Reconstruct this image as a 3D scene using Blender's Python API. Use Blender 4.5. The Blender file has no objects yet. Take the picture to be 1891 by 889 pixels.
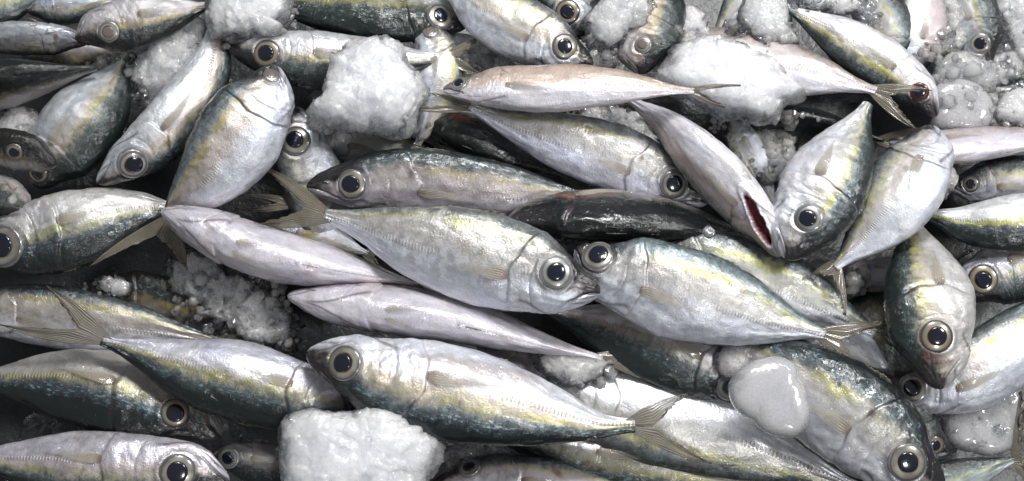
import bpy, math, random
import numpy as np
from mathutils import Vector, Matrix

# ------------------------------------------------------------------ camera
sc = bpy.context.scene
PW, PH = 1891.0, 889.0                 # the picture's pixels, used as a ruler on the pile
DIST, SPAN, TILT = 1.15, 0.66, math.radians(13)
TGT = np.array([0.0, 0.0, 0.05])
CAM = TGT + DIST*np.array([0, -math.sin(TILT), math.cos(TILT)])
FWD = (TGT-CAM)/DIST
RGT = np.array([1.0, 0, 0])
UPV = np.cross(RGT, FWD)
cd = bpy.data.cameras.new('camera'); cam = bpy.data.objects.new('camera', cd)
sc.collection.objects.link(cam); sc.camera = cam
cam.location = CAM; cam.rotation_euler = (TILT, 0, 0)
cd.sensor_width = 36; cd.lens = 36*DIST/SPAN; cd.clip_start = 0.05; cd.clip_end = 60

# ------------------------------------------------------------------ light
w = bpy.data.worlds.new('World'); sc.world = w; w.use_nodes = True
bg = w.node_tree.nodes['Background']; bg.inputs[0].default_value = (0.95, 0.97, 1.0, 1); bg.inputs[1].default_value = 0.17
def lamp(name, loc, aim, size, power, col=(1, 1, 1), sy=None):
    l = bpy.data.lights.new(name, 'AREA'); l.energy = power; l.color = col
    l.shape = 'RECTANGLE'; l.size = size; l.size_y = sy or size
    o = bpy.data.objects.new(name, l); sc.collection.objects.link(o); o.location = loc
    o.rotation_euler = (Vector(aim)-Vector(loc)).to_track_quat('-Z', 'Y').to_euler()
    o.visible_camera = True
    return o
for lx, ly, lz, pw, sz in ((.22, .78, 1.30, 13.5, .28), (1.0, .25, 1.35, 10, .26), (.55, -.90, 1.5, 5.0, .22), (-.15, 1.05, 1.5, 3.0, .22)):
    lamp('stall_lamp', (lx, ly, lz), (0.16, 0, 0), sz, pw, (1, .995, .985))
lamp('tube_lamp', (0.6, 1.2, 1.4), (0.15, 0, 0), 1.1, 5, (.95, .98, 1), .08)
sc.view_settings.view_transform = 'Standard'; sc.view_settings.look = 'None'
sc.view_settings.exposure = 0.10; sc.view_settings.gamma = 1
sc.cycles.max_bounces = 8; sc.cycles.transparent_max_bounces = 8
try: sc.cycles.use_denoising = True; sc.cycles.caustics_reflective = False; sc.cycles.sample_clamp_indirect = 4.0
except Exception: pass

# ------------------------------------------------------------------ ruler
def P(px, py, z):
    """the point of the pile at height z (metres) under picture position px, py"""
    px = np.asarray(px, float); py = np.asarray(py, float); z = np.asarray(z, float)
    sx = (px-PW/2)/PW*SPAN/DIST; sy = -(py-PH/2)/PW*SPAN/DIST
    d = FWD + sx[..., None]*RGT + sy[..., None]*UPV
    t = (z-CAM[2])/d[..., 2]
    return CAM + d*t[..., None]
def PX(p):
    v = p-CAM; dep = v@FWD
    return PW/2 + (v@RGT)/dep*DIST/SPAN*PW, PH/2 - (v@UPV)/dep*DIST/SPAN*PW
MPP = SPAN/PW
def ppm(z): return MPP*(CAM[2]-z)/(CAM[2]-0.05)

# ------------------------------------------------------------------ noise
def _h(i, j, k, s):
    n = (i*374761393 + j*668265263 + k*2147483647 + s*1274126177) & 0xffffffff
    n = ((n ^ (n >> 13))*1103515245) & 0xffffffff
    n = ((n ^ (n >> 15))*2246822519) & 0xffffffff
    return ((n ^ (n >> 16)) & 0xffff)/65535.0
def vn(p, s=0):
    q = np.floor(p).astype(np.int64); f = p-q; f = f*f*(3-2*f)
    i, j, k = q[..., 0], q[..., 1], q[..., 2]; r = 0
    for a in (0, 1):
        for b in (0, 1):
            for c in (0, 1):
                wgt = (f[..., 0] if a else 1-f[..., 0])*(f[..., 1] if b else 1-f[..., 1])*(f[..., 2] if c else 1-f[..., 2])
                r = r + wgt*_h(i+a, j+b, k+c, s)
    return r*2-1
def fbm(p, o=4, s=0):
    r = 0; a = 1.0
    for n in range(o): r = r + a*vn(p, s+n*17); p = p*2.03+5.1; a *= 0.5
    return r
def facets(p, s=0):
    """angular chips: every cell of a jittered lattice gets its own tilted face"""
    q = np.floor(p).astype(np.int64); best = np.full(p.shape[:-1], 9e9); val = np.zeros(p.shape[:-1]); idv = np.zeros(p.shape[:-1])
    for a in (-1, 0, 1):
        for b in (-1, 0, 1):
            for c in (-1, 0, 1):
                i, j, k = q[..., 0]+a, q[..., 1]+b, q[..., 2]+c
                o = np.stack([i+_h(i, j, k, s), j+_h(i, j, k, s+1), k+_h(i, j, k, s+2)], -1)
                d = p-o; dd = (d*d).sum(-1)
                t = np.stack([_h(i, j, k, s+3), _h(i, j, k, s+4), _h(i, j, k, s+5)], -1)*2-1
                v = (d*t).sum(-1)*1.1+(_h(i, j, k, s+6)-.5)*.8
                m = dd < best; best = np.where(m, dd, best); val = np.where(m, v, val); idv = np.where(m, _h(i, j, k, s+7), idv)
    return val, idv
def ss(a, b, x):
    t = np.clip((x-a)/(b-a), 0, 1); return t*t*(3-2*t)

# ------------------------------------------------------------------ mesh
C = sc.collection
def grid_mesh(name, V, mat, cyclic=False, attrs=None, caps=True, smooth=True, keep=None):
    """V: (n, m, 3). A sheet, or a tube closed at both ends when cyclic."""
    n, m = V.shape[:2]; mm = m if cyclic else m-1
    I, J = np.meshgrid(np.arange(n-1), np.arange(mm), indexing='ij'); J2 = (J+1) % m
    F = np.stack([I*m+J, I*m+J2, (I+1)*m+J2, (I+1)*m+J], -1).reshape(-1, 4)
    if keep is not None: F = F[keep[I, J].reshape(-1)]
    if cyclic:                                            # faces outward
        Q = V.reshape(-1, 3)-V.reshape(-1, 3).mean(0)
        a, b, c_, d_ = (Q[F[:, k]] for k in range(4))
        if (np.cross(b-a, c_-a)*a).sum()+(np.cross(c_-a, d_-a)*a).sum() < 0: V = V[:, ::-1].copy(); attrs = {k: np.asarray(x)[:, ::-1].copy() for k, x in (attrs or {}).items()}
    me = bpy.data.meshes.new(name)
    nv = n*m; nf = len(F)
    loops = F.reshape(-1); starts = np.arange(nf)*4
    if cyclic and caps:
        loops = np.concatenate([loops, np.arange(m)[::-1], (n-1)*m+np.arange(m)])
        starts = np.concatenate([starts, [nf*4, nf*4+m]])
    me.vertices.add(nv); me.vertices.foreach_set('co', V.reshape(-1).astype(np.float32))
    me.loops.add(len(loops)); me.loops.foreach_set('vertex_index', loops.astype(np.int32))
    me.polygons.add(len(starts)); me.polygons.foreach_set('loop_start', starts.astype(np.int32))
    me.polygons.foreach_set('use_smooth', np.full(len(starts), smooth))
    me.update(calc_edges=True); me.validate()
    for k, a in (attrs or {}).items():
        a = np.asarray(a, np.float32)
        if a.ndim == 3 and a.shape[-1] == 4:
            at = me.attributes.new(k, 'FLOAT_COLOR', 'POINT'); at.data.foreach_set('color', a.reshape(-1))
        elif a.ndim == 3:
            at = me.attributes.new(k, 'FLOAT_VECTOR', 'POINT'); at.data.foreach_set('vector', a.reshape(-1))
        else:
            at = me.attributes.new(k, 'FLOAT', 'POINT'); at.data.foreach_set('value', a.reshape(-1))
    me.materials.append(mat)
    return me
def link(name, me, parent=None, origin=None):
    o = bpy.data.objects.new(name, me); C.objects.link(o)
    if parent is not None:
        o.parent = parent
        off = Vector((0, 0, 0)); p = parent
        while p is not None: off += p.location; p = p.parent
        me.transform(Matrix.Translation(-off))
    elif origin is not None:
        me.transform(Matrix.Translation(-Vector(origin))); o.location = origin
    return o
def tag(o, label, cat=None, group=None, kind=None):
    if label: o['label'] = label
    if cat: o['category'] = cat
    if group: o['group'] = group
    if kind: o['kind'] = kind
    return o

# ------------------------------------------------------------------ material helpers
class NT:
    def __init__(s, name):
        s.m = bpy.data.materials.new(name); s.m.use_nodes = True; s.t = s.m.node_tree
        s.b = s.t.nodes['Principled BSDF']; s.out = s.t.nodes['Material Output']
    def n(s, typ, **kw):
        x = s.t.nodes.new(typ)
        for k, v in kw.items(): setattr(x, k, v)
        return x
    def set(s, sock, v):
        if hasattr(v, 'is_output') or isinstance(v, bpy.types.NodeSocket): s.t.links.new(v, sock)
        elif isinstance(v, (tuple, list)) and len(v) == 3 and sock.type == 'RGBA': sock.default_value = (*v, 1)
        else: sock.default_value = v
    def math(s, op, a, b=0.0, c=None, clamp=False):
        x = s.n('ShaderNodeMath', operation=op, use_clamp=clamp); s.set(x.inputs[0], a); s.set(x.inputs[1], b)
        if c is not None: s.set(x.inputs[2], c)
        return x.outputs[0]
    def mix(s, f, a, b, mode='MIX'):
        x = s.n('ShaderNodeMix', data_type='RGBA', blend_type=mode)
        s.set(x.inputs[0], f); s.set(x.inputs[6], a); s.set(x.inputs[7], b); return x.outputs[2]
    def attr(s, name, which='Fac'): return s.n('ShaderNodeAttribute', attribute_name=name).outputs[which]
    def noise(s, vec, scale, detail=4, rough=.55, dist=0.0):
        x = s.n('ShaderNodeTexNoise'); s.set(x.inputs['Vector'], vec); x.inputs['Scale'].default_value = scale
        x.inputs['Detail'].default_value = detail; x.inputs['Roughness'].default_value = rough; x.inputs['Distortion'].default_value = dist
        return x.outputs['Fac']
    def voro(s, vec, scale, out='Distance', feature='F1'):
        x = s.n('ShaderNodeTexVoronoi', feature=feature); s.set(x.inputs['Vector'], vec); x.inputs['Scale'].default_value = scale
        return x.outputs[out]
    def mapv(s, vec, scale, loc=(0, 0, 0)):
        x = s.n('ShaderNodeMapping'); s.set(x.inputs[0], vec); x.inputs['Scale'].default_value = scale; x.inputs['Location'].default_value = loc
        return x.outputs[0]
    def ramp(s, f, stops, interp='LINEAR'):
        x = s.n('ShaderNodeValToRGB'); cr = x.color_ramp; cr.interpolation = interp
        while len(cr.elements) < len(stops): cr.elements.new(0.5)
        for e, (p, c) in zip(cr.elements, stops):
            e.position = p; e.color = (*c, 1) if isinstance(c, tuple) else (c, c, c, 1)
        s.set(x.inputs[0], f); return x.outputs[0]
    def sm(s, f, lo, hi):
        x = s.n('ShaderNodeMapRange', interpolation_type='SMOOTHSTEP'); s.set(x.inputs[0], f)
        x.inputs[1].default_value = lo; x.inputs[2].default_value = hi; return x.outputs[0]
    def bump(s, h, strength, dist, nrm=None):
        x = s.n('ShaderNodeBump'); s.set(x.inputs['Height'], h); x.inputs['Strength'].default_value = strength
        s.set(x.inputs['Distance'], dist)
        if nrm is not None: s.set(x.inputs['Normal'], nrm)
        return x.outputs[0]
    def p(s, **kw):
        for k, v in kw.items(): s.set(s.b.inputs[k.replace('_', ' ')], v)

def facet_normal(t, vec, scale, amp):
    v = t.n('ShaderNodeTexVoronoi'); t.set(v.inputs['Vector'], vec); v.inputs['Scale'].default_value = scale
    a = t.n('ShaderNodeVectorMath', operation='SUBTRACT'); t.set(a.inputs[0], v.outputs['Color']); a.inputs[1].default_value = (.5, .5, .5)
    b = t.n('ShaderNodeVectorMath', operation='SCALE'); t.set(b.inputs[0], a.outputs[0]); t.set(b.inputs['Scale'], amp)
    g = t.n('ShaderNodeNewGeometry'); c = t.n('ShaderNodeVectorMath', operation='ADD'); t.set(c.inputs[0], g.outputs['Normal']); t.set(c.inputs[1], b.outputs[0])
    d = t.n('ShaderNodeVectorMath', operation='NORMALIZE'); t.set(d.inputs[0], c.outputs[0]); return d.outputs[0]
# skin: every fish has its own pigment settings
STY = {
 # belly, flank, stripe colour, stripe strength, shoulder, back, metal
 'silver': dict(belly=(.59, .60, .65), flank=(.47, .45, .42), yel=(.40, .38, .11), ys=.75, sh=(.14, .17, .165), back=(.016, .021, .021), metal=.55, dk=.50),
 'bright': dict(belly=(.68, .70, .76), flank=(.58, .56, .54), yel=(.48, .47, .13), ys=.85, sh=(.27, .30, .29), back=(.03, .038, .038), metal=.62, dk=.62),
 'pale':   dict(belly=(.69, .65, .70), flank=(.56, .47, .47), yel=(.45, .42, .30), ys=.2, sh=(.30, .30, .30), back=(.06, .06, .06), metal=.30, dk=.66),
 'rosy':   dict(belly=(.70, .68, .72), flank=(.58, .47, .41), yel=(.55, .35, .22), ys=.5, sh=(.40, .30, .24), back=(.10, .08, .07), metal=.35, dk=.72),
 'green':  dict(belly=(.50, .49, .48), flank=(.36, .33, .25), yel=(.30, .29, .10), ys=.9, sh=(.085, .12, .09), back=(.014, .022, .020), metal=.45, dk=.42),
 'blue':   dict(belly=(.56, .55, .56), flank=(.40, .37, .29), yel=(.33, .32, .10), ys=.9, sh=(.08, .105, .11), back=(.010, .014, .015), metal=.45, dk=.42),
 'dark':   dict(belly=(.40, .38, .38), flank=(.20, .18, .16), yel=(.20, .18, .08), ys=.5, sh=(.022, .028, .024), back=(.008, .010, .010), metal=.25, dk=.22),
 'brown':  dict(belly=(.36, .34, .33), flank=(.22, .19, .15), yel=(.38, .30, .06), ys=.8, sh=(.05, .05, .04), back=(.012, .012, .011), metal=.35, dk=.35),
}
def skin(sty, k, **ov):
    S = dict(STY[sty]); S.update(ov)
    t = NT('fish_skin_'+sty); off = (k*3.17 % 7, k*1.31 % 5, k*2.7 % 9)
    rest = t.attr('rest', 'Vector'); cv = t.attr('cv'); u = t.attr('along'); lat = t.attr('lat')
    mk = t.n('ShaderNodeSeparateColor'); t.set(mk.inputs[0], t.attr('mk', 'Color')); R, G, B = mk.outputs
    rv = t.mapv(rest, (1, 1, 1), off)
    big = t.noise(rv, 7, 4, .6); med = t.noise(rv, 26, 5, .65, .6)
    chev = t.noise(t.mapv(rest, (95, 9, 9), off), 1, 3, .5, .8)      # short bands across the body
    fine = t.noise(rv, 150, 3, .7)
    c = t.math('ADD', cv, t.math('MULTIPLY', t.math('SUBTRACT', med, .5), .55))
    c = t.math('ADD', c, t.math('MULTIPLY', t.math('SUBTRACT', big, .5), .35))
    c = t.math('ADD', c, t.math('MULTIPLY', t.math('SUBTRACT', chev, .5), .18))
    c01 = t.math('MULTIPLY_ADD', c, .5, .5)
    d = (S['dk']+1)/2
    bf = t.sm(c01, .30, .56)
    col = t.mix(bf, S['belly'], S['flank'])
    # yellow stripe
    ya = t.math('MULTIPLY', t.sm(c01, d-.17, d-.09), t.sm(c01, d+.01, d-.06)); ya = t.math('MULTIPLY', ya, t.sm(u, .20, .36))
    ya = t.math('MULTIPLY', ya, t.math('MULTIPLY', t.sm(big, .32, .62), S['ys']*.74))
    shc = tuple(.38*x+.42*sum(S['sh'])/3 for x in S['sh'])
    ssf = t.sm(c01, d-.17, d+.07); col = t.mix(ssf, col, shc)
    bkf = t.sm(c01, d-.03, d+.20); col = t.mix(bkf, col, S['back'])
    col = t.mix(ya, col, S['yel'])
    # blue-green flash flecks along the shoulder
    fl = t.math('MULTIPLY', t.sm(c01, d-.06, d+.04), t.sm(c01, d+.20, d+.07))
    fl = t.math('MULTIPLY', fl, t.sm(t.noise(t.mapv(rest, (40, 110, 110), off), 1, 4, .75, .5), .52, .66))
    fl = t.math('MULTIPLY', fl, S.get('flash', .55))
    col = t.mix(fl, col, (.24, .38, .45))
    # mottling and tiny chromatophore specks
    col = t.mix(t.math('MULTIPLY', t.sm(fine, .56, .72), .30), col, (.10, .10, .10), 'MULTIPLY')
    col = t.mix(t.math('MULTIPLY', t.sm(t.noise(rv, 13, 4, .6), .54, .74), .40), col, (.66, .52, .47), 'MULTIPLY')
    col = t.mix(t.math('MULTIPLY', t.sm(t.noise(rv, 9.3, 3, .6), .60, .36), .28), col, (.72, .80, .95), 'MULTIPLY')
    # scutes of the lateral line
    wv = t.math('SINE', t.math('MULTIPLY', u, 520))
    sc_ = t.math('MULTIPLY', t.sm(lat, .05, .015), t.math('MULTIPLY', t.sm(u, .5, .7), t.sm(wv, -.1, .7)))
    col = t.mix(t.math('MULTIPLY', sc_, .36), col, (.20, .19, .17))
    # head: dark snout with painted shade round the eye, gill edge, lines
    col = t.mix(t.math('MULTIPLY', B, t.math('MULTIPLY_ADD', med, .7, .60), clamp=True), col, (.022, .020, .022))
    col = t.mix(t.math('MULTIPLY', R, t.math('MULTIPLY_ADD', t.sm(t.noise(rv, 19, 3, .6), .38, .62), .75, .10), clamp=True), col, (.05, .03, .035))
    col = t.mix(t.math('MULTIPLY', G, .75, clamp=True), col, (.07, .06, .065))
    sp = t.n('ShaderNodeAttribute', attribute_name='spot'); col = t.mix(sp.outputs['Alpha'], col, sp.outputs['Color'])
    rough = t.math('MULTIPLY_ADD', t.noise(rv, 38, 4, .7), .48, .12)
    met = t.math('MULTIPLY', t.math('SUBTRACT', 1.0, bkf), S['metal'])
    met = t.math('MULTIPLY', met, t.math('MULTIPLY_ADD', t.sm(med, .35, .65), .6, .5))
    met = t.math('MULTIPLY', met, t.math('SUBTRACT', 1.0, sp.outputs['Alpha']))
    # relief: scales, creases, slime film
    scal = t.voro(t.mapv(rest, (130, 170, 170), off), 1)
    crs = t.noise(t.mapv(rest, (60, 14, 14), off), 1, 4, .6, 1.2)
    film = t.noise(rv, 52, 4, .6, .4)
    n1 = t.bump(crs, .22, .0009)
    n1 = t.bump(scal, .22, .0004, n1)
    n1 = t.bump(fine, .35, .0006, n1)
    n1 = t.bump(t.noise(rv, 30, 3, .6, .8), .14, .0020, n1)
    n1 = t.bump(sc_, .5, .0006, n1)
    fn = facet_normal(t, t.mapv(rest, (58, 80, 80), off), 1, t.math('MULTIPLY_ADD', t.sm(big, .35, .62), .24, .07))
    n2 = t.bump(film, .55, t.math('MULTIPLY_ADD', t.sm(big, .35, .65), .0014, .0004), fn); n2 = t.bump(t.noise(rv, 100, 2, .5), .4, .0003, n2)
    t.p(Base_Color=col, Metallic=met, Roughness=rough, Normal=n1, Coat_Weight=1.0, Coat_Roughness=.03, Coat_Normal=n2, Specular_IOR_Level=.18,
        Coat_IOR=1.5, Subsurface_Weight=.06, Subsurface_Radius=(.006, .004, .003), Subsurface_Scale=1.0)
    return t.m
def fin_mat(col=(.30, .26, .17), al=.80):
    t = NT('fin_membrane'); a = t.attr('ray'); s = t.attr('along')
    st = t.math('SINE', t.math('MULTIPLY', a, 46)); co = t.n('ShaderNodeTexCoord').outputs['Object']
    n = t.noise(co, 90, 4, .6)
    c = t.mix(t.sm(st, -.2, .8), tuple(x*.35 for x in col), col); c = t.mix(t.math('MULTIPLY', n, .5), c, (.50, .44, .36))
    c = t.mix(t.math('MULTIPLY', t.sm(s, .6, 1.0), .5), c, (.05, .045, .04))
    al = t.math('MULTIPLY', t.math('MULTIPLY_ADD', t.sm(st, -.6, .4), -.35, 1.12), al, clamp=True)
    t.p(Base_Color=c, Roughness=.35, Coat_Weight=.8, Coat_Roughness=.1, Normal=t.bump(t.math('ADD', st, n), .5, .0006), Alpha=al,
        Subsurface_Weight=.1, Subsurface_Radius=(.003, .002, .001))
    return t.m
M = {}
M['fin'] = fin_mat((.17, .155, .095), .66); M['fin_pale'] = fin_mat((.42, .36, .28), .45); M['fin_dark'] = fin_mat((.10, .09, .07), .92)
def pect_mat():
    t = NT('pectoral_membrane'); a = t.attr('ray'); s = t.attr('along')
    e = t.math('ABSOLUTE', t.math('MULTIPLY_ADD', a, 2.0, -1.0)); st = t.math('SINE', t.math('MULTIPLY', a, 40))
    c = t.mix(t.sm(s, .0, .16), (.30, .21, .16), (.52, .47, .38)); c = t.mix(t.math('MULTIPLY', t.sm(st, 0, 1), .35), c, (.22, .19, .15))
    al = t.math('MULTIPLY', t.sm(e, 1.0, .75), t.math('MULTIPLY_ADD', s, -.40, .50))
    t.p(Base_Color=c, Roughness=.35, Coat_Weight=.8, Coat_Roughness=.06, Alpha=al, Normal=t.bump(st, .5, .0005))
    return t.m
M['pect'] = pect_mat()
def iris_one(nm, c1, c2, c3, lim):
    t = NT('fish_'+nm); r = t.attr('ray'); co = t.n('ShaderNodeTexCoord').outputs['Object']
    n = t.noise(co, 300, 4, .6, .5); rr = t.math('ADD', r, t.math('MULTIPLY', t.math('SUBTRACT', n, .5), .12))
    q = .0 if nm == 'iris_tan' else .07
    c = t.ramp(rr, [(0, (.01, .01, .015)), (.52, (.02, .018, .018)), (.58, c1), (.66, c2), (.80-q, c3), (.88-q, (lim, lim, lim)), (.94-q, (.22, .22, .225)), (.97, (.42, .42, .43)), (1, (.20, .20, .20))])
    c = t.mix(t.math('MULTIPLY', t.sm(t.noise(co, 75, 2, .5), .40, .62), .6), c, (.11, .10, .09))
    t.p(Base_Color=c, Metallic=.35, Roughness=.3, Coat_Weight=1.0, Coat_Roughness=.04); M[nm] = t.m
def eye_mats():
    for nm, c1, c2, c3, lim in (('iris', (.32, .28, .20), (.40, .39, .35), (.34, .34, .33), .12), ('iris_tan', (.32, .27, .18), (.38, .36, .30), (.31, .30, .27), .09), ('iris_dim', (.22, .20, .17), (.30, .30, .30), (.30, .31, .32), .14)):
        iris_one(nm, c1, c2, c3, lim)
    t = NT('fish_iris_gold'); r = t.attr('ray')
    c = t.ramp(r, [(0, (.01, .01, .015)), (.55, (.02, .018, .015)), (.61, (.28, .21, .11)), (.7, (.26, .23, .18)), (.84, (.19, .17, .145)), (.90, (.05, .04, .04)), (1, (.2, .18, .17))])
    t.p(Base_Color=c, Metallic=.35, Roughness=.3, Coat_Weight=1.0, Coat_Roughness=.04); M['iris_gold'] = t.m
    t = NT('fish_iris_red'); r = t.attr('ray')
    c = t.ramp(r, [(0, (.01, .0, .0)), (.50, (.03, .0, .0)), (.57, (.03, .01, .01)), (.76, (.03, .01, .01)), (.86, (.16, .015, .015)), (.95, (.05, .01, .01)), (1, (.05, .02, .02))])
    t.p(Base_Color=c, Metallic=.1, Roughness=.3, Coat_Weight=1.0, Coat_Roughness=.04); M['iris_red'] = t.m
    t = NT('fish_pupil'); t.p(Base_Color=(.006, .008, .018), Roughness=.16, Coat_Weight=1.0, Coat_Roughness=.03); M['pupil'] = t.m
    t = NT('fish_pupil_milky'); t.p(Base_Color=(.16, .13, .12), Roughness=.3, Coat_Weight=1.0, Coat_Roughness=.03); M['milky'] = t.m
eye_mats()
def ice_mat(name, base=(.90, .91, .95), cloud=.8, rough=.28, grain=1.0, sss=1.0, clear=.5, edge=.75):
    """cloudy white ice that turns glassy where it is thin and in patches"""
    t = NT(name); co = t.n('ShaderNodeTexCoord').outputs['Object']; rim = t.attr('rim')
    n = t.noise(co, 38, 5, .65, .5); g = t.noise(co, 420, 3, .7); pit = t.noise(co, 24, 5, .6, .8)
    c = t.mix(t.sm(n, .38, .72), base, tuple(x*.86 for x in base))
    fn = facet_normal(t, co, 310, .55*min(1, grain))
    nm = t.bump(n, .25*grain, .0014, fn); nm = t.bump(g, .5*grain, .0006, nm)
    k = t.math('ADD', t.math('MULTIPLY', t.sm(pit, .50, .66), clear), t.math('MULTIPLY', t.sm(rim, .55, 1.0), edge))
    tr = t.math('ADD', k, 1-cloud, clamp=True)
    t.p(Base_Color=c, Roughness=t.math('MULTIPLY_ADD', g, .3, rough-.15), IOR=1.31, Transmission_Weight=tr, Normal=nm,
        Subsurface_Weight=sss, Subsurface_Radius=(.030, .032, .035), Subsurface_Scale=1.0, Coat_Weight=1.0, Coat_Roughness=.03, Coat_Normal=nm)
    return t.m
M['ice'] = ice_mat('crushed_ice_white', edge=.55, base=(.80, .805, .845), cloud=.95, clear=.30); M['ice_grey'] = ice_mat('crushed_ice_grey', (.80, .815, .85), .74, clear=.50)
M['ice_smooth'] = ice_mat('melting_ice', (.62, .62, .65), .70, .26, .08, clear=.3, edge=.2)
M['ice_clear'] = ice_mat('clear_ice', (.94, .95, .97), .12, .16, .6, .2)
M['grain'] = ice_mat('ice_grains', (.84, .86, .90), .55, .18, .5, clear=.6)

# ------------------------------------------------------------------ the fish
UK = np.array([0, .006, .02, .045, .08, .12, .17, .23, .30, .40, .50, .60, .70, .78, .85, .91, .96, 1.0])
HK = np.array([.03, .13, .235, .355, .495, .625, .755, .875, .955, 1.0, .975, .885, .72, .545, .375, .235, .155, .125])
def prof(u): 
    x = np.interp(u, UU, HH); return x
def _sm():
    g = np.linspace(0, 1, 2001); h = np.interp(g, UK, HK)
    k = np.ones(61)/61; hp = np.concatenate([h[:1]*0+h[0]-(h[1:31][::-1]-h[0]), h, h[-1]+0*h[:30]])
    s = np.convolve(hp, k, 'valid'); wgt = ss(.01, .05, g); return g, h*(1-wgt)+s*wgt
UU, HH = _sm()
class Spline:
    def __init__(s, pts):
        p = np.array(pts, float); n = len(p)
        p = np.vstack([2*p[0]-p[1], p, 2*p[-1]-p[-2]]); out = []
        for i in range(1, n):
            a, b, c, d = p[i-1:i+3]
            for t in np.linspace(0, 1, 40, endpoint=False):
                out.append(.5*((2*b)+(-a+c)*t+(2*a-5*b+4*c-d)*t*t+(-a+3*b-3*c+d)*t**3))
        out.append(p[n]); o = np.array(out)
        for _ in range(18):
            q = o.copy(); q[1:-1] = .25*o[:-2]+.5*o[1:-1]+.25*o[2:]; o = q
        s.q = o; d = np.r_[0, np.cumsum(np.linalg.norm(np.diff(s.q, axis=0), axis=1))]; s.L = d[-1]; s.d = d/d[-1]
    def at(s, u):
        return np.stack([np.interp(u, s.d, s.q[:, k]) for k in range(3)], -1)
GROUP = 'silver fish heaped on crushed ice'
COUNT = [0]
def fish(pts, z, hw, ds, roll, sty, label, tips=None, tz=None, eye='iris', pup='pupil', er=.33, fin='fin', spots=(), wr=.56, pect=True,
         res=1.0, ov=None, mouth=1.0, snout=1.0, wound=None, name='fish', ue=.125, be=.16, tail=True, fat=1.0, troll=None, fork=.30, hs=None):
    hs = hs or min(1.7, max(.9, ue/.13))
    COUNT[0] += 1; k = COUNT[0]; rng = np.random.RandomState(k*7+3)
    n = len(pts); zz = np.interp(np.linspace(0, 1, n), np.linspace(0, 1, len(z)), z)/100.0
    pts = np.array(pts, float)
    W3 = P(pts[:, 0], pts[:, 1], zz); sp = Spline(W3); L = sp.L
    rho0 = math.radians(roll); rho1 = math.radians(roll if troll is None else troll)
    Hm = hw*ppm(zz.mean())/math.sqrt(math.cos(rho0)**2+(wr*math.sin(rho0))**2)
    def frame(u):
        c = sp.at(u); e = .012
        T = sp.at(np.clip(u+e, 0, 1))-sp.at(np.clip(u-e, 0, 1)); T /= np.linalg.norm(T, axis=-1, keepdims=True)
        Cm = CAM-c; Cm = Cm-(Cm*T).sum(-1, keepdims=True)*T; Cm /= np.linalg.norm(Cm, axis=-1, keepdims=True)
        Lf = np.cross(Cm, T)*ds
        rho = (rho0+(rho1-rho0)*u)[..., None]
        D = np.cos(rho)*Lf+np.sin(rho)*Cm; N = np.cos(rho)*Cm-np.sin(rho)*Lf       # N: the flank that faces the viewer at roll 0
        return c, T, D, N
    def surf(u, th, out=0.0):
        """th: 0 dorsal, +90 degrees near flank, 180 ventral, -90 far flank"""
        c, T, D, N = frame(u); h = prof(u)*Hm*fat
        ca, sa = np.cos(th), np.sin(th)
        wloc = wr*(1.0+.10*ss(.35, .05, u)-.22*ss(.55, .98, u))
        sq = .86+.14*np.abs(sa)                              # slightly slab-sided
        keel = 1+.05*ss(.75, 1, -ca)*ss(.2, .5, u)
        y = h*ca*keel; x = h*wloc*np.sign(sa)*np.abs(sa)**.86
        drop = (-.10*ss(.0, .12, u)*ss(.24, .12, u))*Hm       # throat line
        # head relief
        b = ca*1.0; gl = .258*hs+.008*math.sin(k*2.3)
        ug = gl+.034*np.cos(np.clip((b+.15)*2.0, -3.1, 3.1))+.004*np.sin(b*9+k)
        side = ss(.12, .55, np.abs(sa))
        op = (.034*ss(ug-.11, ug-.012, u)*(1-ss(ug-.005, ug+.005, u)) - .018*ss(ug+.035, ug+.002, u)*ss(ug-.004, ug+.004, u))*side
        upre = .185*hs+.035*np.cos(np.clip((b+.1)*2.0, -3.1, 3.1))
        pre = -.014*np.exp(-((u-upre)/.0045)**2)*side*ss(.35, .05, b)
        re = er*Hm/(L); dd = np.sqrt(((u-ue)/re)**2+((b*prof(u)-be*prof(np.array(ue)))*Hm/(L*re))**2)
        ring = (.020*np.exp(-((dd-1.12)/.12)**2)-.05*ss(1.0, .6, dd))*(np.abs(sa) > .3)*(eye is not None)
        um = u/(.085*(.5+.5*hs)); ml = np.abs(b+.02+.55*um)*prof(u)*Hm/L    # mouth line, distance in length units
        mo = -.045*np.exp(-(ml/.0042)**2)*ss(1.15, .95, um)*mouth
        p3 = np.stack([u*9, ca*2.2, sa*2.2], -1)+k*11.3
        lump = .034*fbm(p3*.8, 3, k)*ss(0, .06, u)+.006*fbm(p3*4.3, 2, k+5)
        hl = .015*fbm(np.stack([u*34, ca*3.2, sa*3.2], -1)+k, 3, k+2)*ss(.03, .08, u)*ss(.29*hs, .23*hs, u)*ss(1.0, 1.4, dd)
        disp = (op+pre+ring+mo+lump+hl)*Hm
        P0 = c+D*(y+drop)[..., None]+N*x[..., None]
        nr = D*ca[..., None]*.8+N*sa[..., None]; nr /= np.linalg.norm(nr, axis=-1, keepdims=True)
        return P0+nr*(disp+out)[..., None], nr, dict(ug=ug, ml=ml, um=um, side=side, b=b, dd=dd, upre=upre)
    nu, nv = int(150*res), int(84*res)
    uu = np.concatenate([np.linspace(0, 1, int(nu*.10))**2*.03, np.linspace(.03, .02+.29*hs, int(nu*.50)+1)[1:], np.linspace(.02+.29*hs, 1, int(nu*.40)+1)[1:]])
    th = np.linspace(-math.pi, math.pi, nv, endpoint=False)
    U, TH = np.meshgrid(uu, th, indexing='ij')
    V, NR, q = surf(U, TH)
    ca = np.cos(TH); h = prof(U)
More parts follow.
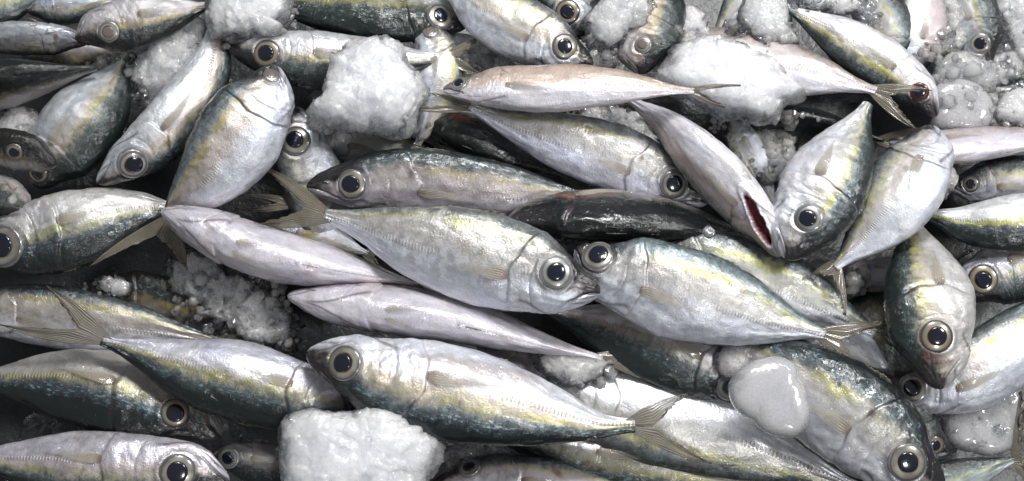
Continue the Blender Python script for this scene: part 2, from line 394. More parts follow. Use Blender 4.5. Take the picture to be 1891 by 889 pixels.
    rest = np.stack([U, h*ca*Hm/L, h*np.sin(TH)*wr*Hm/L], -1)
    b0 = .30-.42*ss(.35, .62, U)
    lat = np.abs(ca-b0)*h*(.3+.7*np.clip(1/h/3, 0, 1)) + (np.abs(np.sin(TH)) < .4)*9
    gill = np.exp(-((U-q['ug']-.003)/.0050)**2)*q['side']*(.30+.70*ss(-.1, .5, ca)*ss(.95, .5, ca))
    line = np.clip(np.exp(-(q['ml']/.0035)**2)*ss(1.12, .95, q['um'])*mouth + .30*np.exp(-((U-q['upre'])/.003)**2)*q['side'], 0, 1)
    nost = np.exp(-(((U-.052)/.006)**2+((ca-.42)/.10)**2))*(np.abs(np.sin(TH)) > .3)
    sl = np.abs(np.sin(TH)); vent = (ca < 0)
    slit = np.exp(-((sl-.66*ss(.06, .27, U)*1.05-.02)/.055)**2)*ss(.05, .09, U)*ss(.28, .25, U)*vent*1.0
    jaw = np.exp(-((sl-.80*np.clip(U/.07, 0, 1)**.6)/.07)**2)*ss(.10, .07, U)*vent*.9
    ven = np.exp(-(((U-.545)/.006)**2+(sl/.06)**2))*vent+.5*np.exp(-(sl/.025)**2)*ss(.57, .6, U)*vent
    line = np.clip(line+nost+slit+jaw+ven, 0, 1)
    sn_eye_shade = snout*np.clip(1.1*ss(.10, .03, U+.02*fbm(rest*60, 2, k))*ss(-.8, .0, ca)+1.1*ss(.25, .06, U)*ss(.10, .60, ca)+.75*ss(1.5, 1.1, q['dd'])*ss(1.0, 1.15, q['dd'])*.45, 0, 1)  # dark snout and crown, plus a ring of shade painted around the eye
    gspot = .8*np.exp(-(((U-.264*hs)/.012)**2+((ca-.34)/.16)**2))*q['side']
    mk = np.stack([np.clip(gill+gspot, 0, 1), line, sn_eye_shade, np.ones_like(U)], -1)
    spot = np.zeros(U.shape+(4,))
    pxx, pyy = PX(V)
    vis = ((CAM-V)*NR).sum(-1) > 0
    for (sx, sy, rx, ry, ang, colr, a) in spots:
        dx, dy = pxx-sx, pyy-sy; ca_, sa_ = math.cos(math.radians(ang)), math.sin(math.radians(ang))
        ex, ey = (dx*ca_+dy*sa_)/rx, (-dx*sa_+dy*ca_)/ry
        nz = fbm(V*160, 3, k)*.25
        m = ss(1.15, .6, np.sqrt(ex**2+ey**2)+nz)*a*vis
        spot[..., :3] = spot[..., :3]*(1-m[..., None])+np.array(colr)*m[..., None]; spot[..., 3] = np.maximum(spot[..., 3], m)
    if wound:
        (sx, sy, rx, ry, ang, dep) = wound
        dx, dy = pxx-sx, pyy-sy; ca_, sa_ = math.cos(math.radians(ang)), math.sin(math.radians(ang))
        ex, ey = (dx*ca_+dy*sa_)/rx, (-dx*sa_+dy*ca_)/ry
        rr = np.sqrt(ex**2+ey**2)+fbm(V*140, 3, k+3)*.28
        m = ss(1.05, .80, rr)*vis; lip = np.exp(-((rr-1.2)/.18)**2)*vis
        V = V-NR*(m*dep-lip*dep*.18)[..., None]
        m2 = ss(1.06, .94, rr)*vis
        spot[..., :3] = spot[..., :3]*(1-m2[..., None])+np.array((.11, .006, .012))+np.array((.10, .02, .03))*ss(.1, .5, fbm(V*np.array([500, 120, 120]), 2, 5))[..., None]*m2[..., None]; spot[..., 3] = np.maximum(spot[..., 3], m2)
    ctr = sp.at(np.array([.4]))[0]
    root = bpy.data.objects.new(name, None); C.objects.link(root); root.location = ctr; root.empty_display_size = .02
    tag(root, label, 'fish', GROUP)
    mat = skin(sty, k, **(ov or {}))
    link('body', grid_mesh('body', V, mat, True, dict(rest=rest, cv=ca, along=U, lat=lat, mk=mk, spot=spot)), root)
    # eyes: iris dome with the pupil on it
    for sgn in ((1, -1) if abs(roll) > 25 else (1,)):
        if eye is None: continue
        # find theta where b*prof = be*prof
        t0 = sgn*math.acos(be)
        pe, _, _ = surf(np.array([ue]), np.array([t0])); c, T, D, N = frame(np.array([ue]))
        pu, _, _ = surf(np.array([ue+.02]), np.array([t0])); pd, _, _ = surf(np.array([ue]), np.array([t0-sgn*.35]))
        ax = (pu-pe)[0]; ay = (pd-pe)[0]; ax /= np.linalg.norm(ax); nn = np.cross(ax, ay); nn /= np.linalg.norm(nn)
        if (nn*(N[0]*sgn)).sum() < 0: nn = -nn
        c0 = sp.at(np.array([ue]))[0]; ay = np.cross(nn, ax)
        eye_m = eye if eye != 'iris' else ('iris', 'iris_tan', 'iris_dim')[k % 3]; pr = .52+.08*rng.rand()
        R = er*Hm; cen = pe[0]+nn*(.02*Hm)
        def dome(R0, hgt, base, m=28, rg=10):
            rs = np.linspace(1, 0.0, rg); an = np.linspace(0, 2*math.pi, m, endpoint=False)
            RR, AA = np.meshgrid(rs, an, indexing='ij')
            hz = base+hgt*np.sqrt(np.clip(1-(RR*.97)**2, 0, 1))
            Vd = cen+(RR*np.cos(AA)*R0)[..., None]*ax+(RR*np.sin(AA)*R0)[..., None]*ay+hz[..., None]*nn
            skirt = cen+(np.cos(an)*R0*1.0)[..., None]*ax+(np.sin(an)*R0)[..., None]*ay+(-.25*R)*nn
            return np.concatenate([skirt[None], Vd]), np.concatenate([np.ones((1, m)), RR])
        Vd, RR = dome(R, .26*R, -.02*R)
        eo = link('eye', grid_mesh('eye', Vd, M[eye_m], True, dict(ray=RR)), root)
        cen = cen+(ax*(rng.rand()-.5)+ay*(rng.rand()-.5))*R*.16; ax = ax*(.92+.16*rng.rand())
        Vp, RR = dome(R*pr, .10*R, .18*R, 24, 7)
        link('pupil', grid_mesh('pupil', Vp, M[pup], True, dict(ray=RR)), eo)
    F = M[fin] if isinstance(fin, str) else fin
    # pectoral fin lying along the near flank
    if pect:
        sg = 1 if roll > -60 else 1
        for sg in ((1, -1) if roll < -60 else (1,)):
            a = np.linspace(0, 1, 26); bq = np.linspace(-1, 1, 9); A, Bq = np.meshgrid(a, bq, indexing='ij')
            lenf = .23; wid = (.34*np.clip(A*5+.25, 0, 1)**.6*(1-A)**.8+.012)
            uf = .272*hs+.012+lenf*A-.02*np.abs(Bq)*A; bb = -.20-.14*A+Bq*wid*.55+.06*np.sin(A*3)
            thf = sg*np.arccos(np.clip(bb, -1, 1))
            Vf, _, _ = surf(uf, thf, out=.0009+.0016*A*(1-A)*4)
            pf = link('pectoral_fin', grid_mesh('pectoral_fin', Vf, M['pect'], False, dict(ray=Bq*.5+.5, along=A)), root)
            md = pf.modifiers.new('thickness', 'SOLIDIFY'); md.thickness = .0005; md.offset = 1
    if roll < -35:
        for sg in (1, -1):
            a = np.linspace(0, 1, 20); bq = np.linspace(-1, 1, 7); A, Bq = np.meshgrid(a, bq, indexing='ij')
            uf = .315+.105*A; thf = math.pi+sg*(.16+.22*A+Bq*.13*np.clip(A*5+.25, 0, 1)*(1-A)**.7)
            Vf, _, _ = surf(uf, thf, out=.0008+.0016*A*(1-A)*4)
            pf = link('pelvic_fin', grid_mesh('pelvic_fin', Vf, M['pect'], False, dict(ray=Bq*.5+.5, along=A*.7+.2)), root)
            md = pf.modifiers.new('thickness', 'SOLIDIFY'); md.thickness = .0005
    # folded dorsal and anal fins: low saw-edged ridges
    for nm, t0, u0, u1, hh in (('dorsal_fin', 0.0, .36, .93, .15), ('anal_fin', math.pi, .55, .92, .12)):
        A = np.linspace(0, 1, 90)[:, None]+np.zeros((1, 4)); q4 = np.linspace(0, 1, 4)[None]+np.zeros((90, 1))
        uf = u0+(u1-u0)*A
        env = (.25+.75*np.exp(-((A-.08)/.10)**2)+.35*np.exp(-((A-.36)/.10)**2))*ss(0, .03, A)*ss(1, .93, A)
        saw = .75+.25*np.abs(((A*26) % 1)-.5)*2
        hgt = hh*Hm*env*saw*.6
        c, T, D, N = frame(uf); sgn = 1 if t0 == 0 else -1
        base, _, _ = surf(uf, np.full(uf.shape, t0), out=-.0012)
        Vf = base+(D*sgn+N*.35-T*(-.8))*(hgt*q4+0)[..., None]
        df = link(nm, grid_mesh(nm, Vf, F, False, dict(ray=A*3, along=q4)), root)
        md = df.modifiers.new('thickness', 'SOLIDIFY'); md.thickness = .0005
    # tail fin: two swept lobes
    if tail:
        c, T, D, N = [x[0] for x in frame(np.array([1.0]))]
        Bp = sp.at(np.array([1.0]))[0]; hb = prof(np.array([1.0]))[0]*Hm
        if tips is None:
            fl = .85*Hm; t1 = Bp+T*fl*1.25+D*fl*.75; t2 = Bp+T*fl*1.25-D*fl*.75
        else:
            zt = (zz[-1]*100 if tz is None else tz); zt = (zt, zt) if not isinstance(zt, (tuple, list)) else zt
            t1 = P(np.array(tips[0][0]), np.array(tips[0][1]), np.array(zt[0]/100)); t2 = P(np.array(tips[1][0]), np.array(tips[1][1]), np.array(zt[1]/100))
        mid = (t1+t2)/2; notch = Bp+(mid-Bp)*fork+N*.001
        sd = (t1-t2); sd = sd/np.linalg.norm(sd)
        st = Bp-T*.012*0
        lob = []; rays = []; al = []
        m = 13; a = np.linspace(0, 1, 30)
        for tp, sg in ((t1, 1), (t2, -1)):
            root0 = st+sd*sg*hb*1.05-T*.004; rootm = st-T*.004
            ln = np.linalg.norm(tp-root0)
            lead = root0[None]+(tp-root0)[None]*a[:, None]+(sd*sg)[None]*(np.sin(a*math.pi)*.07*ln)[:, None]
            trail = np.where(a[:, None] < .45, rootm+(notch-rootm)*(a[:, None]/.45), notch+(tp-notch)*((a[:, None]-.45)/.55)) + (sd*sg)[None]*(np.sin(np.clip((a-.45)/.55, 0, 1)*math.pi)*.02*ln)[:, None]*1.0
            tt = np.linspace(0, 1, m)
            G = lead[:, None]*(1-tt)[None, :, None]+trail[:, None]*tt[None, :, None]
            rag = (rng.rand(30, m)-.5)*.004*ss(.45, .6, a)[:, None]*(tt[None] > .9)
            G = G+rag[..., None]*T+(np.sin(tt*9+k)[None]*.0008*a[:, None])[..., None]*N
            lob.append(G); rays.append(np.tile(tt, (30, 1))); al.append(np.tile(a[:, None], (1, m)))
        Vt = np.concatenate([lob[0], lob[1][:, ::-1]], 1)
        Rt = np.concatenate([rays[0], 2-rays[1][:, ::-1]], 1); At = np.concatenate(al, 1)
        kp = np.ones((29, 2*m-1), bool); kp[13:, m-1] = False; kp[:, m-1] &= np.arange(29) < 13
        tf = link('tail_fin', grid_mesh('tail_fin', Vt, F, False, dict(ray=Rt, along=At), keep=kp), root)
        md = tf.modifiers.new('thickness', 'SOLIDIFY'); md.thickness = .0007; md.offset = 0
    return root

# ------------------------------------------------------------------ ice
ICEG = 'lumps of crushed ice among the fish'
def chunk(poly, z, thick, mat, label, rough=1.0, seed=1, res=1.0, flat=.75, name='ice_lump', grain=1.0, box=.85):
    p = np.array(poly, float); c = p.mean(0)
    w0 = P(p[:, 0], p[:, 1], np.full(len(p), z/100)); cc = w0.mean(0); d = w0-cc
    ang = np.arctan2(d[:, 1], d[:, 0]); o = np.argsort(ang); ang = ang[o]; r = np.linalg.norm(d[:, :2], axis=1)[o]
    n = int(260*res); A = np.linspace(-math.pi, math.pi, n, endpoint=False)
    rr = np.interp(A, np.r_[ang-2*math.pi, ang, ang+2*math.pi], np.r_[r, r, r])
    kk = np.ones(5)/5; rr = np.convolve(np.r_[rr[-2:], rr, rr[:2]], kk, 'valid')
    m = int(110*res); ph = np.linspace(.01, math.pi-.01, m)
    PHI, AA = np.meshgrid(ph, A, indexing='ij'); RR = np.tile(rr, (m, 1))
    rad = np.sin(PHI)**flat; hz = np.cos(PHI); hz = np.sign(hz)*np.abs(hz)**box
    T = thick/100
    V = np.stack([cc[0]+RR*rad*np.cos(AA), cc[1]+RR*rad*np.sin(AA), cc[2]+hz*T], -1)
    nr = np.stack([np.cos(AA)*rad, np.sin(AA)*rad, hz], -1); nr /= np.linalg.norm(nr, axis=-1, keepdims=True)
    q = V*1.0
    big = fbm(q*36+seed*3.3, 2, seed)*.0020
    f1, id1 = facets(q*95+seed*2.7+fbm(q*90, 2, seed)[..., None]*.25, seed*9); f2, id2 = facets(q*300+seed, seed*9+50)
    gr = fbm(q*230+seed, 2, seed+9)*.0005
    V = V+nr*((big*rough+(f1*.0040+f2*.0012+gr)*rough*grain)*min(1, T/.010))[..., None]
    me = grid_mesh(name, V, mat, True, dict(rim=np.sin(PHI)**2*(.75+.5*id1)))
    o = link(name, me, origin=tuple(cc)); tag(o, label, 'ice', ICEG)
    return o

# ------------------------------------------------------------------ the setting: a wet tray, its dark colour standing in for shade in the gaps
t = NT('gap_shade_tray'); co = t.n('ShaderNodeTexCoord').outputs['Object']; n = t.noise(co, 40, 5, .6)
t.p(Base_Color=t.mix(n, (.012, .013, .015), (.05, .052, .056)), Roughness=.35, Normal=t.bump(n, .6, .004)); M['tray'] = t.m
gx, gy = np.meshgrid(np.linspace(-1.2, 1.2, 160), np.linspace(-1.0, 1.0, 140), indexing='ij')
tray = grid_mesh('tray_floor', np.stack([gx, gy, -.028+.004*fbm(np.stack([gx*20, gy*20, gx*0], -1), 3, 2)], -1), M['tray'])
tag(link('tray_floor', tray), 'wet floor of the display tray, coloured dark for the shade between the fish', kind='structure')

# ------------------------------------------------------------------ fish, one call each: centre line from snout to tail root, heights (cm), half width, side of the back, roll
# --- middle of the heap
fish([(566,346),(650,335),(780,336),(920,352),(1040,366),(1130,372)], [5.6,5.2,4.6], 62, 1, 12, 'silver', 'silver fish with dark snout and pale ringed eye, tucked behind the black-backed fish',
     ov=dict(flank=(.50,.45,.45), belly=(.58,.54,.58), yel=(.5,.42,.2), dk=.62), res=1.2, er=0.44, ue=0.15, be=0.12, hs=1.3)
fish([(1108,542),(1020,512),(900,478),(760,442),(680,418),(600,397)], [9.3,9.0,8.4,8.0], 84, -1, 4, 'bright', 'large bright silver fish in the middle, its head touching the next fish nose to nose',
     tips=((482,306),(478,414)), tz=(6.5,7.2), res=1.35, ov=dict(dk=.86, sh=(.30,.34,.30)), be=.30, er=.37, ue=0.16, hs=1.1)
fish([(1062,460),(1110,488),(1220,528),(1330,560),(1430,593),(1525,618)], [8.2,8.2,7.6], 84, 1, 2, 'bright', 'large silver fish with blue-green shoulder, right of the nose to nose pair',
     tips=((1640,600),(1598,700)), tz=(6.8,6.8), res=1.35, be=0.42, er=0.37, ov=dict(sh=(.24,.36,.38), flash=1.0, dk=.74), ue=0.095, hs=1.0)
fish([(1160,470),(1300,492),(1440,530),(1540,575),(1618,615)], [5.2,5.6,5.6], 74, 1, 4, 'silver', 'greenish silver fish lying half hidden behind the large blue-shouldered fish',
     tips=((1640,585),(1650,640)), ov=dict(yel=(.5,.5,.1), dk=.66, flank=(.58,.58,.52)))
fish([(931,414),(1000,402),(1100,397),(1200,401),(1310,420),(1400,452)], [6.6,6.4,5.2], 47, -1, 58, 'dark', 'black-backed fish with a coppery patch near its head, lying back up across the middle', eye=None, tail=False,
     spots=[(1075,360,60,8,0,(.22,.10,.05),.8)], res=1.2, ov=dict(dk=-.15,flash=.1,belly=(.2,.18,.17),flank=(.06,.055,.05),sh=(.012,.014,.013)))
fish([(1306,376),(1220,328),(1120,287),(1020,254),(930,224),(868,196)], [4.8,5.0,6.2,7.0], 62, -1, 2, 'bright', 'silver fish whose head goes under the fish with the red wound', tips=((792,172),(757,200)), tz=7.5,
     ov=dict(dk=.80, sh=(.3,.3,.3), belly=(.72,.73,.84)), res=1.15, er=0.44, ue=0.15, be=0.15)
fish([(1442,474),(1400,412),(1340,340),(1280,280),(1220,225),(1158,182)], [8.0,8.2,7.6,5.4], 47, 1, -38, 'pale', 'slender pale fish with a dark red wound gaping behind its head', fin='fin_pale', mouth=.5, snout=.3,
     wound=(1401,408,50,10.5,62,.006), res=1.6, eye=None, ov=dict(belly=(.78,.76,.80)), er=.2)
fish([(1450,478),(1488,412),(1530,335),(1568,262),(1604,192)], [9.0,8.8,8.0], 79, -1, 8, 'silver', 'plump fish with a yellow stripe standing head down beside the red wound', tail=False, res=1.3, er=0.34, be=.10,
     ov=dict(belly=(.72,.72,.76), flank=(.60,.58,.54), yel=(.55,.56,.08), ys=1.0, dk=.48, sh=(.12,.18,.19)), ue=0.22, hs=1.6)
fish([(1722,232),(1694,300),(1655,368),(1605,430),(1541,494)], [7.6,8.4,7.6], 70, -1, -18, 'bright', 'fish with a white belly and bent tail, right of the plump striped fish', tips=((1500,506),(1562,582)), tz=7.6, fin='fin_pale',
     eye=None, ov=dict(yel=(.42,.44,.10), dk=.56, flank=(.62,.58,.54), metal=.35), res=1.2)
fish([(1640,262),(1735,272),(1840,262),(1990,246)], [6.2,6.0,5.8], 33, 1, -60, 'pale', 'narrow white fish at the right edge with its head under the bent-tailed fish', eye=None, tail=False)
fish([(1739,719),(1722,640),(1715,560),(1700,478),(1682,396)], [9.0,8.8,6.0], 79, 1, 14, 'green', 'dark green backed fish lying head down with a bloody patch under its eye',
     spots=[(1726,664,34,16,10,(.09,.012,.012),.7)], eye='iris_gold', res=1.35, tail=False, ov=dict(belly=(.62,.60,.58), flank=(.55,.50,.42), ys=1.0, yel=(.42,.40,.06)), er=0.37, be=.02, ue=0.25, hs=1.7)
fish([(2060,420),(1950,414),(1850,416),(1780,414),(1692,392)], [6.2,6.6,5.6], 56, 1, 10, 'blue', 'dark blue backed yellow striped fish leaving the right edge', ov=dict(belly=(.66,.66,.66), dk=.15, yel=(.48,.50,.08), ys=1), eye=None)
fish([(1750,346),(1820,336),(1900,332),(2060,330)], [4.0,4.2,4.2], 46, 1, 4, 'silver', 'dull silver fish in the gap below the narrow white fish at the right edge', ov=dict(dk=.5), eye='iris')
fish([(1780,552),(1830,515),(1900,488),(2010,450)], [4.6,4.8,4.8], 60, -1, 6, 'silver', 'fish with a brown ringed eye below the dark blue back at the right edge', eye='iris_gold', ov=dict(dk=.3), er=0.46, be=.0, ue=0.17)
fish([(1630,722),(1700,716),(1790,692),(1870,640),(1950,575),(2040,520)], [4.6,5.4,5.0], 66, 1, 6, 'bright', 'bright white-bellied fish curving to the right edge below the head-down green one', ov=dict(ys=1, yel=(.42,.44,.08), dk=.66), res=1.2, er=0.42, be=.25, ue=.11)
fish([(1739,912),(1655,836),(1565,762),(1470,700),(1385,652),(1320,615)], [7.4,7.4,5.4], 90, -1, 6, 'blue', 'big green-blue backed fish running down to the lower right corner', res=1.45,
     ov=dict(belly=(.60,.60,.64), flank=(.52,.50,.47), dk=.50, flash=.7, sh=(.09,.13,.14), yel=(.42,.40,.12)), be=.14, er=0.38, ue=0.17, hs=1.4)
fish([(1752,836),(1692,792),(1630,730),(1560,660)], [4.2,4.4,3.2], 48, -1, 6, 'silver', 'small dark snouted fish peeping out behind the big lower right fish', er=.36, eye='iris_gold', be=.1)
fish([(1600,950),(1740,895),(1820,866),(1878,846)], [3.4,3.6,3.8], 42, 1, 10, 'silver', 'teal backed fish in the bottom right corner with its tail raised', tips=((1886,722),(1905,900)), tz=(5.5,3.5),
     ov=dict(belly=(.42,.46,.45), flank=(.32,.37,.34), sh=(.12,.17,.16), dk=.3))
fish([(567,650),(640,678),(750,712),(880,738),(1010,768),(1100,786),(1172,786)], [8.2,8.2,7.4,7.0], 86, -1, 10, 'blue', 'large fish with belly turned up and its tail spread over the white fish',
     tips=((1267,728),(1312,856)), tz=(7.2,6.6), res=1.45, ov=dict(belly=(.70,.70,.75), flank=(.58,.52,.42), sh=(.14,.20,.22), dk=.38, flash=1.0, yel=(.46,.42,.12)), be=.16, er=0.38,
     spots=[(800,664,34,6,15,(.34,.16,.11),.40),(900,682,110,16,12,(.50,.36,.26),.5)], ue=.125, hs=1.3)
fish([(668,768),(560,736),(450,708),(350,686),(270,656),(188,628)], [5.6,6.6,7.4], 72, 1, 10, 'blue', 'blue-green backed fish at lower left with its forked tail raised over the fish behind', tips=((86,528),(0,600)), tz=(8.2,7.6), eye=None,
     res=1.2, ov=dict(belly=(.50,.50,.56), flank=(.40,.37,.28), dk=.22, sh=(.09,.125,.13)))
fish([(408,806),(320,768),(200,728),(80,708),(-70,700)], [4.6,4.8,4.8], 76, 1, 14, 'blue', 'dark blue backed fish under the raised tail at the left edge', pup='pupil', eye='iris_gold',
     ov=dict(belly=(.40,.38,.36), flank=(.36,.33,.26), dk=.05, sh=(.07,.105,.125), flash=.8), be=.1, spots=[(330,775,26,20,30,(.03,.012,.012),.8)], er=0.34, ue=0.18, hs=1.5)
fish([(424,889),(340,872),(220,868),(90,858),(-80,846)], [6.6,6.6,6.0], 66, 1, 8, 'silver', 'pinkish grey fish at the bottom left corner with a large dark pupil', ov=dict(belly=(.52,.50,.54), flank=(.50,.44,.42), sh=(.14,.20,.16), dk=.4, yel=(.34,.36,.08)), er=0.5, be=.18, ue=0.18, res=1.2, hs=1.6)
fish([(392,842),(450,852),(540,868),(660,890)], [3.8,3.8,3.2], 40, -1, 0, 'dark', 'small dark fish peering out between the bottom left fish and the ice', er=.5, be=.1, ov=dict(flank=(.25,.24,.24)))
fish([(-100,566),(50,578),(170,594),(290,612),(410,634)], [4.0,4.0,3.8], 56, 1, 4, 'silver', 'beige and silver fish leaving the left edge beneath the raised forked tail', eye=None, ov=dict(belly=(.66,.66,.70), flank=(.46,.42,.38), dk=.72, yel=(.4,.36,.12)))
fish([(-44,478),(60,444),(160,418),(250,394),(340,384)], [6.2,6.0,4.6], 72, -1, 12, 'silver', 'fish at the left edge with a big eye, dark back below and silver belly above', ov=dict(belly=(.56,.55,.54), flank=(.46,.44,.38), dk=.20, sh=(.08,.12,.14), yel=(.36,.38,.12)),
     res=1.2, er=0.54, be=.12, ue=0.15, tail=False, hs=1.5)
fish([(512,122),(478,190),(435,258),(385,322),(335,372),(304,408)], [8.4,8.2,5.6], 79, -1, -4, 'bright', 'broad yellow and silver fish head up, left of the big eyed one', tips=((166,492),(346,498)), tz=(6.6,6.4), eye='iris', pup='milky', ue=.07, er=.2,
     ov=dict(yel=(.50,.42,.12), flank=(.58,.52,.48), sh=(.28,.38,.40), dk=.62, ys=1.0), res=1.2, pect=False, hs=1.0)
fish([(298,388),(370,420),(460,456),(560,482),(660,502),(775,527)], [7.6,6.6,5.6], 49, 1, -84, 'pale', 'pale lilac fish lying belly up with its snout on the fish to its left', fin='fin_pale', eye=None, res=1.2, snout=.35, pect=False, wr=.66)
fish([(530,546),(620,560),(740,574),(860,594),(980,628),(1112,664)], [6.6,6.2,5.6], 46, 1, -82, 'pale', 'pale pinkish fish belly up, lower of the two upturned white ones', fin='fin_dark', eye=None, res=1.2, snout=.35, pect=False, wr=.66,
     tips=((1168,650),(1228,712)), tz=5.4)
fish([(1372,742),(1300,686),(1200,638),(1100,602),(1008,572)], [5.0,5.0,4.2], 66, 1, 14, 'green', 'dark green-grey backed fish with its head against the smooth ice', ov=dict(belly=(.60,.58,.60), flank=(.50,.46,.42), sh=(.09,.12,.12), dk=.12, ys=.6), er=.36, tail=False, ue=.09, be=.2)
fish([(960,742),(1080,748),(1210,778),(1330,812),(1450,852),(1580,900)], [3.8,3.8,3.4], 80, -1, 0, 'bright', 'white-bellied fish running to the bottom edge under the olive tail', pect=False, eye=None, ov=dict(belly=(.82,.82,.84), flank=(.72,.70,.66), dk=.62), tail=False)
fish([(950,806),(1060,836),(1180,858),(1330,884),(1500,925)], [3.0,3.0,2.8], 50, -1, 0, 'green', 'dull green shouldered fish lowest under the spread olive tail', ov=dict(flank=(.40,.38,.30)), eye=None)
fish([(790,902),(880,884),(1000,892),(1120,908),(1260,930)], [3.4,3.4,3.0], 46, 1, -22, 'silver', 'blood flecked silver fish at the bottom edge right of the square-shouldered ice', spots=[(1030,874,16,7,40,(.22,.03,.03),.7)], ov=dict(flank=(.50,.44,.45), dk=.5), be=.5, er=.42, ue=.17)
# --- upper part
fish([(420,84),(500,104),(600,115),(700,116),(830,108)], [6.4,6.2,5.6], 55, -1, 12, 'silver', 'fish at upper left middle with dark snout, its side pinned under white ice', eye='iris_gold', er=0.48, be=.10, res=1.2, ue=0.19,
     ov=dict(dk=.20, belly=(.62,.62,.64), flank=(.52,.48,.40), sh=(.12,.16,.14), yel=(.4,.34,.12)), hs=1.4)
fish([(862,48),(790,34),(700,24),(600,16),(470,-2)], [4.4,4.4,4.0], 54, 1, 42, 'green', 'olive backed fish along the top edge above the ice-pinned one', ov=dict(sh=(.07,.09,.06), dk=.25, flank=(.35,.34,.24)), er=.4, be=.42, eye='iris')
fish([(786,30),(802,80),(814,135),(800,200),(770,270)], [4.6,5.0,4.4], 44, 1, 0, 'bright', 'small silver head pointing up just right of the large white ice lump', eye='iris', pup='milky', er=.36, ue=.16, be=.1, tail=False, ov=dict(flank=(.60,.56,.50), dk=.75))
fish([(818,166),(900,160),(1000,163),(1100,160),(1200,163),(1282,168)], [7.8,8.6,10.0], 43, 1, -28, 'rosy', 'pink and white fish lying level with a thin forked tail on the ice', tips=((1368,158),(1338,198)), tz=9.9, fork=.10, eye='iris', er=.36, be=.40, ue=.07,
     fin='fin_dark', res=1.3, ov=dict(dk=.9, back=(.45,.28,.2), sh=(.5,.33,.24), yel=(.6,.36,.2)), snout=.6)
fish([(1094,122),(1035,90),(955,50),(880,5),(800,-70)], [6.8,6.6,6.0], 60, -1, -6, 'bright', 'silver fish slanting down from the top edge onto the pink one', er=0.42, be=.22, ov=dict(flank=(.64,.60,.52), dk=.82, yel=(.5,.46,.2)), res=1.1, ue=.16, hs=1.2)
fish([(1082,70),(1045,18),(1020,-40),(980,-120)], [5.0,4.8,4.6], 54, 1, 6, 'silver', 'teal shouldered head of a fish poking in at the top edge', er=.44, be=.05, eye='iris_gold', ov=dict(dk=.35, belly=(.68,.70,.72)), ue=.23)
fish([(1180,137),(1190,88),(1208,30),(1232,-70)], [6.2,6.2,5.6], 64, -1, 8, 'green', 'brownish fish head down at the top with a clouded eye and slush on its side', er=.27, be=.02, pup='milky', ue=.20, ov=dict(belly=(.50,.47,.46), flank=(.44,.35,.28), sh=(.14,.16,.13), dk=.32))
fish([(1440,-90),(1390,-20),(1350,30),(1316,74)], [4.8,4.8,4.4], 38, -1, -10, 'bright', 'shiny pale tail end of a fish at the top right of the brownish head', eye=None, tail=False, ov=dict(ys=1))
fish([(1180,100),(1300,104),(1410,122),(1520,142),(1618,168)], [4.8,5.4,8.2], 60, 1, -26, 'rosy', 'pale rosy fish coming out of the ice, its tail across a red-eyed head', tips=((1716,166),(1690,238)), tz=8.8, eye=None, fin='fin', res=1.1,
     ov=dict(dk=.80, back=(.25,.2,.18), flank=(.62,.56,.56)))
fish([(1731,214),(1668,150),(1590,96),(1520,52),(1448,12)], [6.8,6.8,6.2], 50, 1, 2, 'silver', 'yellow striped fish with a blood red eye at upper right', eye='iris_red', er=.36, be=-.02, res=1.2, ue=.15, ov=dict(ys=1, yel=(.48,.46,.06), dk=.35, belly=(.78,.76,.78), flank=(.62,.58,.52)), tail=False,
     spots=[(1716,200,26,20,45,(.02,.018,.018),.9)])
fish([(1650,130),(1638,50),(1590,-50)], [4.6,4.6,4.2], 52, -1, 8, 'silver', 'bluish fish coated in frost beside the yellow striped red-eyed one', eye=None, ov=dict(belly=(.5,.52,.56), sh=(.2,.28,.3), dk=.5))
fish([(1690,135),(1706,60),(1725,-60)], [4.4,4.8,4.8], 48, -1, -20, 'pale', 'whitish fish under clear ice between two head-down fish at upper right', eye=None, ov=dict(belly=(.8,.82,.86)))
fish([(1824,122),(1812,72),(1796,5),(1770,-80)], [5.2,5.2,4.8], 46, -1, 6, 'silver', 'fish head at the upper right with a bright white eye ring among ice', er=.44, be=.0, ov=dict(belly=(.5,.52,.54), dk=.30, sh=(.13,.2,.19)), ue=.18, pup='pupil')
fish([(2080,140),(1960,168),(1890,174),(1805,166)], [4.8,4.6,4.4], 26, 1, 20, 'blue', 'thin teal tail end lying between grey ice at the right edge', eye=None, ov=dict(dk=.0))
fish([(1318,226),(1430,226),(1540,238),(1632,262)], [3.6,3.6,3.8], 36, 1, 66, 'dark', 'black back of a fish showing under the large round ice', eye=None, tips=((1716,236),(1700,290)), tz=4.6)
fish([(761,212),(830,232),(900,260),(960,290),(1040,322)], [3.6,3.6,3.2], 40, -1, 62, 'dark', 'black backed fish with a brown-red patch under the forked tail near the white ice', spots=[(848,218,30,9,15,(.07,.025,.015),.8)], eye=None, ov=dict(flash=.1,dk=-.1,sh=(.012,.014,.013)))
fish([(547,198),(552,262),(574,335),(615,500)], [4.0,4.0,2.0], 58, -1, 0, 'bright', 'big-eyed silver head pointing up, behind the dark snouted silver fish', er=.48, be=.12, ue=.22, tail=False, ov=dict(dk=.55, yel=(.5,.5,.3)), mouth=1)
fish([(560,262),(650,262),(740,276),(860,310)], [2.8,2.8,2.6], 40, 1, 0, 'green', 'greenish grey flank seen below the white ice lump', eye=None, ov=dict(flank=(.45,.45,.38), belly=(.5,.5,.5), dk=.7))
